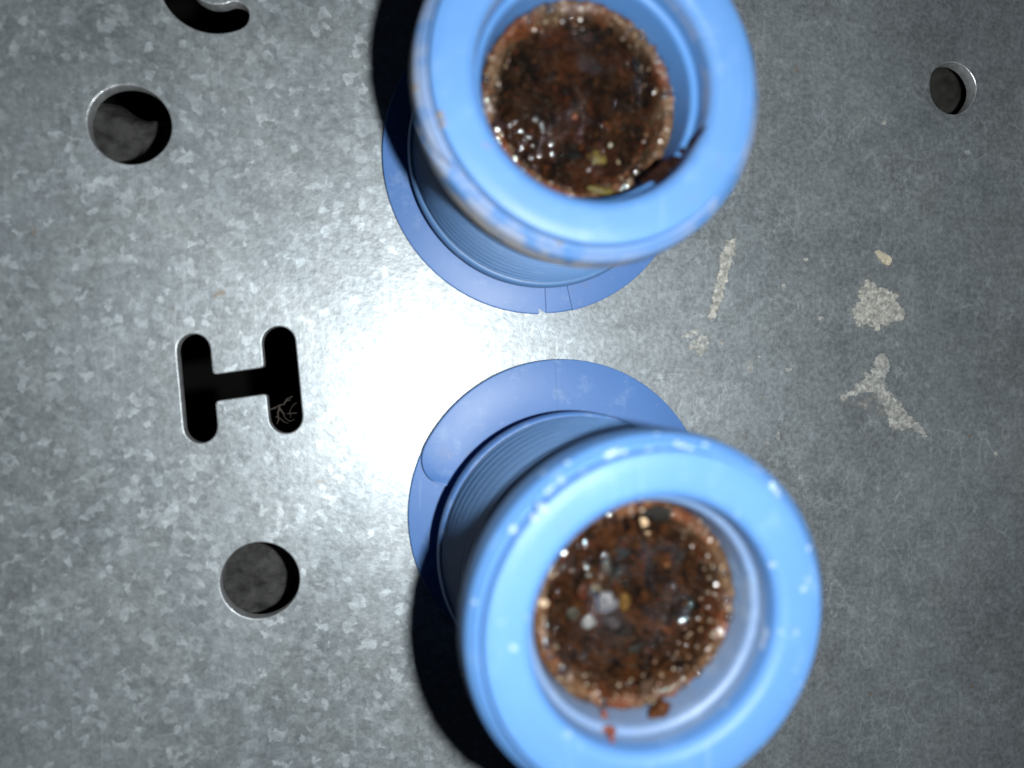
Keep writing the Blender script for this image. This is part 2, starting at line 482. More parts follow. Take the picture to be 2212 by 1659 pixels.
splash([(1570, 520), (1590, 510), (1585, 545), (1573, 590), (1560, 640), (1545, 684), (1531, 688), (1537, 650), (1549, 600), (1558, 555)], M_dep, 0.0006, 6.0, 1, "long pale dried drip streak")
splash([(1888, 543), (1898, 541), (1922, 555), (1926, 566), (1918, 573), (1908, 570), (1897, 557)], M_dep3, 0.0022, 1.6, 2, "small cream flake")
splash([(1862, 622), (1874, 606), (1892, 612), (1905, 628), (1925, 630), (1938, 640), (1945, 668), (1960, 682), (1940, 694), (1918, 698), (1900, 712), (1880, 704), (1862, 700), (1850, 704), (1848, 690), (1844, 670), (1856, 648)], M_dep, 0.0008, 9.0, 3, "rounded grey-beige dried splat")
splash([(1890, 780), (1902, 768), (1915, 772), (1920, 795), (1908, 822), (1912, 838), (1932, 855), (1958, 890), (1990, 925), (2003, 946), (1975, 930), (1950, 926), (1926, 928), (1918, 902), (1902, 870), (1893, 848), (1870, 846), (1838, 856), (1822, 868), (1816, 856), (1842, 840), (1864, 820), (1870, 800), (1882, 806)], M_dep2, 0.0006, 6.5, 4, "forked pale splash like an upside-down Y")
splash([(1494, 736), (1528, 722), (1530, 745), (1512, 778), (1502, 758), (1490, 752)], M_dep2, 0.0006, 4.0, 5, "small triangular pale stain")
splash([(1516, 700), (1498, 712), (1480, 718), (1470, 728), (1490, 730), (1508, 724)], M_dep2, 0.0008, 4.0, 6)
for i, (x, y, r) in enumerate([(1693, 620, 6), (1675, 650, 5), (1620, 792, 9), (1643, 860, 6), (1702, 798, 6), (1749, 694, 4), (1773, 688, 5), (1862, 600, 5),
                               (1681, 942, 6), (1608, 944, 8), (1655, 957, 5), (2170, 944, 5), (2150, 980, 4), (2185, 990, 4), (1560, 740, 5), (1870, 740, 6), (1905, 768, 6),
                               (1606, 826, 5), (1740, 560, 5), (1860, 250, 6), (1910, 265, 5), (2075, 300, 7), (2090, 330, 6), (1655, 1214, 5), (1640, 770, 3), (1985, 345, 5)]):
    rr = random.Random(100 + i)
    e = rr.uniform(0.6, 1.5)
    splash([(x + r * e * math.cos(a) , y + r / e * math.sin(a)) for a in [k * math.pi / 4 for k in range(8)]],
           M_dep4 if i % 2 else M_dep2, 0.0006, 1.6, 20 + i)
# scratches: shallow pale scores
def score(p, q, wpx, seed):
    a, b = Vector(p), Vector(q); d = (b - a).normalized(); nn = Vector((-d.y, d.x))
    rr = random.Random(seed); L = []; R_ = []
    k = 9
    for i in range(k + 1):
        t = i / k; ww = wpx * (math.sin(math.pi * (0.06 + 0.88 * t)) ** 0.6) * rr.uniform(0.6, 1.2)
        c = a + (b - a) * t + nn * rr.uniform(-0.8, 0.8)
        L.append(tuple(c + nn * ww)); R_.append(tuple(c - nn * ww))
    return splash(L + R_[::-1], M_dep4, 0.0003, 0.4, seed)
for i, (p, q, wd) in enumerate([((1392, 802), (1520, 806), 1.5), ((1400, 820), (1515, 821), 1.4), ((1655, 10), (1682, 28), 1.8), ((1385, 790), (1530, 797), 1.0),
                                ((1846, 470), (1870, 452), 1.6), ((1565, 930), (1580, 912), 1.2), ((1500, 1010), (1530, 1040), 1.2), ((1950, 590), (1960, 570), 1.2),
                                ((1700, 430), (1722, 545), 1.6), ((1690, 350), (1700, 395), 1.2), ((1640, 400), (1655, 470), 1.0), ((1835, 505), (1858, 465), 1.5)]):
    score(p, q, wd, 60 + i)

# ---- a wisp of dry root caught in the slot of the letter H
def tube(path, r0, r1, n=6):
    V, Fc = [], []
    P = [Vector(p) for p in path]
    for i, p in enumerate(P):
        d = (P[min(i + 1, len(P) - 1)] - P[max(i - 1, 0)]).normalized()
        u = d.orthogonal().normalized(); v = d.cross(u)
        r = r0 + (r1 - r0) * i / (len(P) - 1)
        for k in range(n):
            a = 2 * math.pi * k / n
            V.append(p + (u * math.cos(a) + v * math.sin(a)) * r)
    for i in range(len(P) - 1):
        for k in range(n):
            Fc.append((i * n + k, i * n + (k + 1) % n, (i + 1) * n + (k + 1) % n, (i + 1) * n + k))
    return V, Fc
def joinp(parts):
    V, Fc = [], []
    for v, f in parts:
        b = len(V); V += list(v); Fc += [tuple(i + b for i in q) for q in f]
    return V, Fc
br_extra = [[(596, 900), (606, 904), (614, 912), (622, 914)], [(640, 870), (632, 876), (626, 888), (628, 902)], [(612, 893), (616, 904), (626, 910), (636, 906)]]
zf = -0.015
br = [[(594, 882), (601, 876), (610, 874), (619, 866), (628, 863)], [(601, 876), (607, 886), (612, 893), (622, 894), (641, 892)],
      [(604, 880), (600, 892), (602, 906), (598, 916)], [(612, 874), (620, 862), (632, 856)], [(596, 880), (586, 884), (578, 880)]]
root = mesh("root_wisp", *joinp([tube([at(x, y, zf - 0.004 * i) for i, (x, y) in enumerate(b)], 0.0012, 0.0005) for b in br] + [tube([at(x, y, zf - 0.006 * i) for i, (x, y) in enumerate(b)], 0.0007, 0.0004) for b in br_extra]), M_fib)
tag(root, "thin branching dry root wisp caught in the letter H slot", "root")

# ================================================================== THE TWO BLUE FITTINGS
def fitting_matrix(cx_, cy_, ax, ay):
    n = Vector((ax, ay, 1)).normalized()
    x = Vector((1, 0, 0)); x = (x - n * x.dot(n)).normalized(); y = n.cross(x)
    Mx = Matrix((x, y, n)).transposed().to_4x4()
    return Matrix.Translation((cx_ * S, cy_ * S, 0)) @ Mx

FA = dict(cx=0.2059, cy=0.2888, ax=-0.0359, ay=-0.0442, zt=0.330, zs=0.262, foff=(0.0, 0.0), zfoot=-0.040, rfoot=0.0005)
FB = dict(cx=0.2383, cy=-0.2130, ax=-0.0071, ay=-0.0060, zt=0.382, zs=0.3205, foff=(0.0, 0.0322), zfoot=0.0, rfoot=0.0)

def oval(theta, k):
    """squeeze by k along direction theta: the soft rims are a little out of round"""
    ct, st = math.cos(theta), math.sin(theta)
    def f(v):
        a = v[0] * ct + v[1] * st; b = -v[0] * st + v[1] * ct
        a *= (1 - k); b *= (1 + k * 0.6)
        return (a * ct - b * st, a * st + b * ct, v[2])
    return f

def make_fitting(fd, label, var):
    e = bpy.data.objects.new("pipe_fitting", None); COL.objects.link(e)
    e.empty_display_size = 0.01
    e.matrix_world = fitting_matrix(fd['cx'], fd['cy'], fd['ax'], fd['ay'])
    tag(e, label, "pipe fitting", "blue pipe fittings standing on the plate")
    zt = fd['zt']
    ov = oval(fd['oth'], fd['ok'])
    def part(name, V, Fc, mat, parent=e, sm=35, o_=False):
        if o_: V = [ov(v) for v in V]
        if name.startswith('flange'): V = [(v[0] + fd['foff'][0], v[1] + fd['foff'][1], v[2]) for v in V]
        o = mesh(name, V, Fc, mat, parent)
        autosmooth(o, sm); return o
    fm = fd['mat']
    # flange: a thin washer and the raised half ring that lies on it
    part("flange", *lathe(rounded([(0.10, 0.0095), (0.2035, 0.0085), (0.2042, 0.0055), (0.198, 0.0015), (0.15, 0.0010)], 0.0012)), fd['mat_flange'])
    def seg_ring(a0, a1, z0, z1, r0, r1, round_end=None, n=90):
        """flat arc piece with its own ends; round_end: angle width of a rounded start"""
        V, Fc = [], []
        prof = rounded([(r0, z0), (r0, z1), (r1, z1 - 0.0006), (r1, z0)], 0.0014, 3)
        m = len(prof)
        for i in range(n + 1):
            a = a0 + (a1 - a0) * i / n
            sh = 0.0
            if round_end:
                t = abs(a - a0) / round_end
                if t < 1: sh = 1 - math.sqrt(max(0.0, 1 - (1 - t) ** 2))
            rm = (r0 * 0.5 + r1 * 0.5)
            for r, z in prof:
                rr_ = r + (rm - r) * sh
                V.append((rr_ * math.cos(a), rr_ * math.sin(a), z))
        for i in range(n):
            for k in range(m - 1):
                Fc.append((i * m + k, i * m + k + 1, (i + 1) * m + k + 1, (i + 1) * m + k))
        Fc.append(tuple(range(m))[::-1]); Fc.append(tuple(range(n * m, n * m + m)))
        bm = bmesh.new(); vs = [bm.verts.new(v) for v in V]
        for f in Fc:
            try: bm.faces.new([vs[i] for i in f])
            except ValueError: pass
        bmesh.ops.recalc_face_normals(bm, faces=bm.faces[:])
        bm.verts.index_update()
        V2 = [tuple(v.co) for v in bm.verts]; F2 = [tuple(v.index for v in f.verts) for f in bm.faces]
        bm.free(); return V2, F2
    R = math.radians
    for (a0, a1, z0, z1, r1, re) in fd['segs']:
        part("flange_segment", *seg_ring(R(a0), R(a1), z0, z1, 0.124, r1, R(re) if re else None), fd['mat_flange'])
    # lip at the foot of the sleeve
    zf_, rf_ = fd['zfoot'], fd['rfoot']
    part("foot_ring", *lathe(rounded([(0.120, 0.004), (0.124, 0.030 + zf_ * 0.4, 0.006), (0.160, 0.072 + zf_, 0.004), (0.1705 + rf_, 0.076 + zf_), (0.1715 + rf_, 0.092 + zf_), (0.1685 + rf_, 0.098 + zf_), (0.158, 0.098 + zf_)], 0.0028)), fd['mat_foot'])
    # threaded sleeve
    prof = [(0.1630, 0.094 + zf_)]
    zc = zt - 0.060
    npitch = 8; z0 = 0.104 + zf_; p = (zc - z0 - 0.02) / npitch
    for i in range(npitch):
        zb = z0 + i * p
        prof += [(0.1660 - 0.006 * i / npitch, zb), (0.1660 - 0.006 * i / npitch, zb + p * 0.30), (0.1575 - 0.006 * i / npitch, zb + p * 0.42), (0.1575 - 0.006 * i / npitch, zb + p * 0.80), (0.1660 - 0.006 * i / npitch, zb + p * 0.98)]
    prof += [(0.152, zc - 0.012), (0.151, zc + 0.012)]
    part("threaded_sleeve", *lathe(prof, 144), fd['mat_sleeve'], sm=50)
    # collar: overhanging rim with chamfer, top face and bore mouth
    Rc, Ro, Rh = 0.1705, 0.1535, 0.1113
    g0, g1 = R(fd['ridge'][0]), R(fd['ridge'][1])
    def groove(a, r, z):
        # moulding groove that leaves the face edge and runs down the outside of the collar
        if r < Ro - 0.001 or z < zc + 0.002: return r, z
        aa = a if a <= math.pi else a - 2 * math.pi
        t = (aa - g0) / (g1 - g0)
        if t < -0.15 or t > 1.25: return r, z
        zg = zt - 0.012 - 0.030 * max(0.0, t) ** 0.9
        w_ = min(1, (t + 0.15) / 0.15, (1.25 - t) / 0.2)
        return r - 0.0085 * w_ * math.exp(-((z - zg) / 0.0032) ** 2), z
    wall = [(Rc - 0.0005, zc + 0.010 + (zt - 0.022 - zc - 0.010) * k / 16, 0.0) for k in range(17)]
    wall = [(r - 0.0035 * (k / 16) ** 2, z, 0.0) for k, (r, z, _) in enumerate(wall)]
    slope = [(wall[-1][0] - (wall[-1][0] - Ro - 0.0042) * k / 6, zt - 0.022 + 0.0085 * k / 6, 0.0) for k in range(1, 7)]
    col_prof = rounded([(0.150, zc + 0.002, 0.001), (Rc - 0.003, zc + 0.002, 0.003), (Rc - 0.0005, zc + 0.007, 0.002)] + wall + slope +
                       [(Ro + 0.0012, zt - 0.0145, 0.001), (Ro + 0.0002, zt - 0.0105, 0.001), (Ro, zt - 0.0015, 0.0035), (Ro - 0.012, zt, 0.003), (Rh + 0.007, zt - 0.0005, 0.005), (Rh, zt - 0.007, 0.004), (Rh - 0.0008, zt - 0.022, 0.002)], 0.003, 5)
    part("collar", *lathe(col_prof, 300, fr=groove), fd['mat_collar'], o_=True, sm=50)
    # bore: ledge and inner wall
    zs = fd['zs']
    bore = rounded([(Rh - 0.0008, zt - 0.0215), (Rh - 0.0015, zt - 0.034, 0.002), (Rh - 0.0065, zt - 0.037, 0.0012), (Rh - 0.0080, zt - 0.041, 0.002), (Rh - 0.0115, zs - 0.02, 0.001), (Rh - 0.0125, zs - 0.09)], 0.002, 4)
    part("bore", *lathe(bore, 140), fd['mat_bore'], o_=True, sm=50)
    return e, ov

blue = (0.075, 0.188, 0.42)
M_fl = plastic("blue_flange_plastic", (0.070, 0.165, 0.40), rough=0.43, scuff=0.34)
M_slv = plastic("blue_thread_plastic", (0.085, 0.185, 0.38), rough=0.42, scuff=0.15, sss=0.0)
M_colA = plastic("blue_collar_grimy", blue, grime=(0.280, 0.326, 0.85, (0.56, 0.47, 0.34)), rough=0.50, scuff=0.18)
M_colB = plastic("blue_collar_chalky", blue, speck=0.35, rough=0.50, scuff=0.20)
M_boreA = plastic("blue_bore", (0.07, 0.185, 0.42), rough=0.45, scuff=0.2)
M_boreB = plastic("blue_grey_bore", (0.125, 0.205, 0.36), grime=(0.29, 0.37, 0.55, (0.17, 0.17, 0.18)), rough=0.42, scuff=0.5)
FA.update(mat_foot=M_slv, oth=math.radians(48), ok=0.030, mat=M_fl, mat_flange=M_fl, mat_sleeve=M_slv, mat_collar=M_colA, mat_bore=M_boreA,
          segs=[(-89.5, -330, 0.008, 0.0195, 0.2042, 0), (-86.3, -76.32, 0.008, 0.0140, 0.2030, 0), (-76.2, 20, 0.008, 0.0155, 0.2042, 0)], ridge=(-140, -171))
FB.update(mat_foot=M_fl, oth=math.radians(-45), ok=0.034, mat=M_fl, mat_flange=M_fl, mat_sleeve=M_slv, mat_collar=M_colB, mat_bore=M_boreB,
          segs=[(166, 93.32, 0.008, 0.0200, 0.2045, 13), (93.2, -30, 0.008, 0.0192, 0.2045, 0)], ridge=(-116, -150))
fitA, ovA = make_fitting(FA, "blue plastic pipe fitting with beige grime round its collar, cut by the top edge", 0)
fitB, ovB = make_fitting(FB, "blue plastic pipe fitting with white chalk specks, nearest the bottom edge", 1)

# ---- caked sediment inside each bore
from mathutils.bvhtree import BVHTree
bpy.context.view_layer.update()
def bvh_of(objs):
    V, Fc = [], []
    for o in objs:
        b = len(V); Mw = o.matrix_world
        V += [Mw @ v.co for v in o.data.vertices]
        Fc += [tuple(i + b for i in p.vertices) for p in o.data.polygons]
    return BVHTree.FromPolygons(V, Fc)
def drop(px, py, tree):
    """where the thing photographed at this spot touches the surface under it (metres)"""
    d = (CAMR @ Vector(((px - 1106) / F_PX, -(py - 829.5) / F_PX, -1))).normalized()
    loc, nrm, _, dist = tree.ray_cast(Vector((0, 0, S)), d)
    return loc, nrm, dist

def sstep(x, a, b):
    t = min(1.0, max(0.0, (x - a) / (b - a))); return t * t * (3 - 2 * t)

def sediment_plug(fd, ov, Rlip, label, mat, seed, lip_w, floor_d, tilt, liph):
    e = bpy.data.objects.new("sediment_plug", None); COL.objects.link(e)
    e.matrix_world = fitting_matrix(fd['cx'], fd['cy'], fd['ax'], fd['ay'])
    tag(e, label, "sediment", "sediment plugs inside the fittings")
    nr, na = 150, 340
    V, Fc = [], []
    zs = fd['zs']
    def hz(x, y, r):
        a = math.atan2(y, x)
        edge = (Rlip - r)
        p = Vector((x * 30, y * 30, seed))
        lw = lip_w * (1 + 0.35 * noise.noise(Vector((math.cos(a) * 2.2, math.sin(a) * 2.2, seed + 3))))
        k = sstep(edge, lw * 0.72, lw * 1.30)
        lip = liph(a)
        zl = zs - 0.030 * (1 - lip) + 0.004 * (0.5 - noise.voronoi(p * 4.0)[0][0]) + 0.0035 * noise.fractal(p * 3, 0.9, 2.1, 3)
        zb = zs - floor_d + x * tilt[0] + y * tilt[1] + 0.016 * noise.fractal(p * 1.3, 0.9, 2.1, 3) + 0.020 * (0.5 - noise.voronoi(p * 2.3)[0][0]) + 0.011 * (0.5 - noise.voronoi(p * 5.5)[0][0]) + 0.005 * noise.fractal(p * 6, 0.8, 2.1, 3)
        # a gap between the caked lip and the bed
        zb -= 0.014 * math.exp(-((edge - lw * 1.35) / (lw * 0.22)) ** 2) * max(0.0, 0.4 + noise.noise(Vector((math.cos(a) * 3, math.sin(a) * 3, seed + 9))))
        z = zl + (min(zb, zl) - zl) * k
        z += 0.0014 * noise.noise(p * 24) + 0.0009 * noise.noise(p * 55)
        if edge < lip_w * 0.35: z -= 0.012 * (1 - edge / (lip_w * 0.35)) ** 2
        return z
    for i in range(nr + 1):
        r = Rlip * (i / nr) ** 0.75
        for j in range(na):
            a = 2 * math.pi * j / na
            rr_ = r * (1 + 0.010 * math.sin(3 * a + seed) * (i / nr))
            x, y = rr_ * math.cos(a), rr_ * math.sin(a)
            xo, yo, _ = ov((x, y, 0))
            V.append((xo, yo, hz(x, y, r)))
    for i in range(nr):
        for j in range(na):
            k = (j + 1) % na
            Fc.append((i * na + j, (i + 1) * na + j, (i + 1) * na + k, i * na + k))
    o = mesh("grit_crust", V, Fc, mat, e)
    return e, hz, o

M_sedA = sediment("brown_sediment_dark", 0.1005, red=(0.060, 0.014, 0.0035), dark=(0.0025, 0.0012, 0.0005), mid=(0.026, 0.0095, 0.0022), sand=(0.13, 0.083, 0.047))
M_sedB = sediment("brown_sediment", 0.1005, red=(0.080, 0.022, 0.0045), dark=(0.003, 0.0013, 0.0005), mid=(0.048, 0.0155, 0.0026), sand=(0.115, 0.066, 0.033))
lipA = lambda a: 1.0 - 0.95 * math.exp(-((a + 1.25) / 0.55) ** 2)
lipB = lambda a: 1.0 - 0.25 * math.exp(-((a - 1.9) / 0.7) ** 2)
sedA, hzA, crustA = sediment_plug(FA, ovA, 0.1010, "wet dark brown sediment packed inside the grimy upper fitting", M_sedA, 3.0, 0.0155, 0.026, (0.0, 0.10), lipA)
sedB, hzB, crustB = sediment_plug(FB, ovB, 0.1010, "wet reddish brown sediment with pebbles inside the lower fitting", M_sedB, 8.0, 0.0165, 0.036, (0.0, 0.0), lipB)

def ico(sub=1):
    bm = bmesh.new(); bmesh.ops.create_icosphere(bm, subdivisions=sub, radius=1)
    bm.verts.index_update()
    V = [tuple(v.co) for v in bm.verts]; Fc = [tuple(v.index for v in f.verts) for f in bm.faces]; bm.free()
    return np.array(V), Fc
I1, I1F = ico(1); I2, I2F = ico(2); I3, I3F = ico(3)

def grains(name, parent, hz, ov, Rlip, count, rad, mat, rmin, rmax, seed, smooth=False, sub=1, sector=None, sink=0.1):
    rg = np.random.default_rng(seed)
    B, BF = (I1, I1F) if sub == 1 else (I2, I2F)
    V, Fc = [], []
    for _ in range(count):
        r = Rlip * math.sqrt(rg.uniform(rmin ** 2, rmax ** 2)); a = rg.uniform(0, 2 * math.pi)
        if sector: a = rg.normal(sector[0], sector[1])
        x, y = r * math.cos(a), r * math.sin(a)
        s = rad * min(1.7, rg.lognormal(0, 0.45))
        sc_ = np.array([s * rg.uniform(0.7, 1.3), s * rg.uniform(0.7, 1.3), s * rg.uniform(0.5, 0.9)])
        P = B * (1 + rg.uniform(-0.22, 0.22, (len(B), 1)) * (0 if smooth else 1)) * sc_
        t = rg.uniform(0, math.pi); R3 = np.array([[math.cos(t), -math.sin(t), 0], [math.sin(t), math.cos(t), 0], [0, 0, 1]])
        P = P @ R3.T
        xo, yo, _ = ov((x, y, 0)); z = hz(x, y, r) + s * sink
        b = len(V); V += [(xo + p[0], yo + p[1], z + p[2]) for p in P]; Fc += [tuple(i + b for i in f) for f in BF]
    o = mesh(name, V, Fc, mat, parent, smooth=smooth)
    o["kind"] = "stuff"
    return o

def grain_mat(name, cols, rough, spec=0.5):
    m = NT(name)
    g = m.n('ShaderNodeNewGeometry')
    nd = m.n('ShaderNodeValToRGB'); cr = nd.color_ramp; cr.interpolation = 'CONSTANT'
    while len(cr.elements) < len(cols): cr.elements.new(0.5)
    for i, c in enumerate(cols):
        cr.elements[i].position = i / len(cols); cr.elements[i].color = (*c, 1)
    m.l(g.outputs['Random Per Island'], nd.inputs[0])
    m.set(Base_Color=nd.outputs[0], Roughness=rough, Specular_IOR_Level=spec)
    return m.m
M_gr = grain_mat("sand_grains", [(0.09, 0.032, 0.012), (0.15, 0.09, 0.05), (0.05, 0.02, 0.009), (0.20, 0.14, 0.09), (0.11, 0.036, 0.015), (0.26, 0.21, 0.15), (0.03, 0.014, 0.008), (0.12, 0.05, 0.02)], 0.25, 0.6)
M_gd = grain_mat("dark_grit", [(0.020, 0.009, 0.0035), (0.011, 0.0055, 0.003), (0.045, 0.013, 0.0045), (0.028, 0.013, 0.005), (0.006, 0.004, 0.003), (0.016, 0.008, 0.004)], 0.6, 0.12)
M_crumb = grain_mat("soil_crumbs", [(0.022, 0.008, 0.0022), (0.008, 0.0035, 0.0014), (0.040, 0.011, 0.003), (0.028, 0.010, 0.0026), (0.004, 0.002, 0.0012), (0.034, 0.012, 0.003), (0.010, 0.004, 0.0016)], 0.7, 0.1)
M_drop = simple("glint_bead_film", (0.022, 0.009, 0.004), 0.16, 0.3, 900, 0, coat=1.0)  # glossy beads added to catch the flash as glints on wet mud
M_drop.node_tree.nodes["Principled BSDF"].inputs["Coat IOR"].default_value = 1.9
for e, hz, ov, sd in ((sedA, hzA, ovA, 1), (sedB, hzB, ovB, 2)):
    grains("lip_sand", e, hz, ov, 0.1005, 800, 0.0012, M_gr, 0.80, 0.99, sd)
    grains("soil_crumb", e, hz, ov, 0.1005, 95, 0.0036, M_crumb, 0.05, 0.82, sd + 60, sub=2, sink=-0.45)
    grains("bed_grit", e, hz, ov, 0.1005, 500, 0.0016, M_gd, 0.02, 0.84, sd + 10)
    grains("wet_glint_bead", e, hz, ov, 0.1005, 14, 0.0030, M_drop, 0.80, 0.97, sd + 20, smooth=True, sub=2)
    grains("wet_glint_drop", e, hz, ov, 0.1005, 26 if sd == 1 else 14, 0.0052, M_drop, 0.45, 0.90, sd + 40, smooth=True, sub=2, sector=(math.radians(222 if sd == 1 else 150), 0.30), sink=-0.15)
    grains("wet_glint_drop", e, hz, ov, 0.1005, 10, 0.0045, M_drop, 0.83, 0.95, sd + 50, smooth=True, sub=2, sink=-0.2)
    grains("wet_glint_bead", e, hz, ov, 0.1005, 40 if sd == 1 else 20, 0.0028, M_drop, 0.35, 0.78, sd + 30, smooth=True, sub=2, sector=(math.radians(215 if sd == 1 else 145), 0.32))

bpy.context.view_layer.update()
treeA = bvh_of([crustA]); treeB = bvh_of([crustB])
partsA = [o for o in fitA.children]; partsB = [o for o in fitB.children]
wallA = bvh_of(partsA + [crustA]); wallB = bvh_of(partsB + [crustB])

wall_all = bvh_of(partsA + partsB + [crustA, crustB])
# ---- stones, seeds, lumps and dark gap stand-ins lying on the sediment (each its own thing)
def hull_stone(seed, npts=16):
    """angular pebble of unit half-size"""
    rr = random.Random(seed); bm = bmesh.new()
    for _ in range(npts):
        v = Vector((rr.gauss(0, 1), rr.gauss(0, 1), rr.gauss(0, 1))).normalized() * rr.uniform(0.82, 1.0)
        bm.verts.new(v)
    r = bmesh.ops.convex_hull(bm, input=bm.verts[:])
    bmesh.ops.delete(bm, geom=[v for v in bm.verts if not v.link_faces], context='VERTS')
    bmesh.ops.bevel(bm, geom=bm.edges[:] + bm.verts[:], offset=0.10, segments=2, affect='EDGES', profile=0.6)
    bm.verts.index_update()
    V = np.array([tuple(v.co) for v in bm.verts]); Fc = [tuple(v.index for v in f.verts) for f in bm.faces]
    bm.free(); 
    V /= np.abs(V).max(0)
    return V, Fc
def lump(name, tree, px, py, size, mat, label, cat, rot=0.0, seed=0, rough=0.16, flat=0.6, kind='stone', sunk=0.15, align=False):
    """size: apparent width and height in photo px"""
    loc, nrm, dist = drop(px, py, tree)
    if loc is None: loc, nrm, dist = drop(px, py, wall_all)
    k = dist / F_PX / 2 * 1.12
    sx, sy = size[0] * k, size[1] * k; sz = flat * min(sx, sy)
    if kind == 'stone': B, BF = hull_stone(seed)
    else: B, BF = I3, I3F
    ct, st = math.cos(rot), math.sin(rot); V = []
    for p in B:
        q = Vector(p); f = 1.0
        if kind != 'stone': f = 1 + rough * 1.6 * noise.fractal(q * 1.2 + Vector((seed * 7.1, seed, 0)), 0.9, 2, 3) + rough * 0.5 * noise.noise(q * 4.0 + Vector((seed, 0, 0)))
        x, y, z = q.x * sx * f, q.y * sy * f, q.z * sz * f
        V.append((x * ct - y * st, x * st + y * ct, z))
    o = mesh(name, V, BF, mat, scale=1.0)
    if kind == 'stone': autosmooth(o, 30)
    if align:
        o.rotation_mode = 'QUATERNION'; o.rotation_quaternion = nrm.to_track_quat('Z', 'Y')
        o.location = loc - nrm * sz * sunk
    else:
        o.location = loc + Vector((0, 0, sz * (0.8 - 2 * sunk)))
    return tag(o, label, cat)

def stone_mat(name, col, rough=0.38): return simple(name, col, rough, 0.35, 1500, 0.4, spec=0.12 if max(col) < 0.1 else 0.35)
z2 = lambda ox, oy, k: (lambda x, y: ((ox + x / k) * 2212 / 3325, (oy + y / k) * 2212 / 3325))
b2 = z2(1650, 1550, 1.844); a2 = z2(1450, 0, 2.37)
BP = [("pebble", (585, 745), (52, 42), (0.20, 0.20, 0.215), "large grey-white pebble in the lower fitting's sediment", "pebble", 0.2, 0.6),
      ("pebble", (480, 865), (28, 26), (0.20, 0.20, 0.20), "small whitish pebble below and left of the large grey-white one", "pebble", 0.0, 0.6),
      ("pebble", (692, 742), (24, 36), (0.16, 0.085, 0.022), "ochre pebble right of the large grey-white one", "pebble", 0.1, 0.6),
      ("pebble", (615, 868), (42, 24), (0.060, 0.052, 0.055), "flat grey-purple pebble just under the large grey-white one", "pebble", 0.15, 0.5),
      ("pebble", (525, 662), (26, 28), (0.17, 0.13, 0.08), "tan pebble above the large grey-white one", "pebble", 0.5, 0.6),
      ("pebble", (440, 690), (36, 40), (0.075, 0.020, 0.007), "rust-red pebble left of the tan one", "pebble", 0.3, 0.5),
      ("pebble", (640, 625), (32, 26), (0.065, 0.018, 0.009), "dark red pebble above the ochre one", "pebble", 0.0, 0.5),
      ("pebble", (950, 905), (38, 36), (0.11, 0.033, 0.010), "rust-orange pebble at the right of the lower sediment", "pebble", 0.3, 0.4),
      ("pebble", (388, 820), (26, 28), (0.055, 0.050, 0.038), "dull olive-grey pebble near the left rim of the lower sediment", "pebble", 0.2, 0.5),
      ("pebble", (482, 590), (12, 16), (0.36, 0.37, 0.33), "tiny bright white grain above the rust-red pebble", "pebble", 0.2, 0.7),
      ("pebble", (955, 525), (16, 14), (0.18, 0.07, 0.02), "small orange grain at the upper right of the lower sediment", "pebble", 0.2, 0.6),
      ("charcoal_or_gap", (690, 465), (46, 32), (0.007, 0.007, 0.008), "black charcoal bit in the upper part of the lower sediment", "charcoal", 0.1, 0.3),
      ("charcoal_or_gap", (760, 1025), (50, 28), (0.009, 0.010, 0.008), "black flat charcoal bit in the bottom of the lower sediment", "charcoal", -0.4, 0.3),
      ("charcoal_or_gap", (900, 210), (62, 32), (0.007, 0.006, 0.005), "black charcoal bit beside the pale seed", "charcoal", 0.1, 0.3),
      ("seed", (815, 278), (15, 42), (0.40, 0.28, 0.17), "pale elongated seed at the top of the lower sediment", "seed", 0.3, 0.9),
      ("mud_clump", (905, 1402), (36, 38), (0.060, 0.021, 0.007), "brown mud clump hanging off the lower sediment's front lip", "clump", 0.3, 0.7),
      ("mud_clump", (825, 1275), (26, 46), (0.032, 0.016, 0.008), "dark brown mud clump bridging the lower sediment's front lip", "clump", 0.1, 0.6),  # dark piece put where the lip only has a shaded crevice
      ("shell_chip", (210, 750), (28, 20), (0.42, 0.31, 0.21), "cream chip on the left lip of the lower sediment", "chip", 0.4, 0.5)]
for i, (nm, p, sz, colr, lab, cat, rt, fl_) in enumerate(BP):
    px, py = b2(*p)
    if nm == "pebble": colr = tuple(0.5 * x for x in colr)
    mt = stone_mat(nm + "_%d" % i, colr, 0.38 if nm == "pebble" else 0.6)
    lump(nm, wallB if nm in ("mud_clump",) else treeB, px, py, sz, mt, lab, cat, -rt if nm != "seed" else rt, i + 1,
         0.05 if nm == "seed" else 0.5, fl_, 'soft' if nm in ("seed", "mud_clump") else 'stone', 0.15 if nm != "pebble" else 0.26)
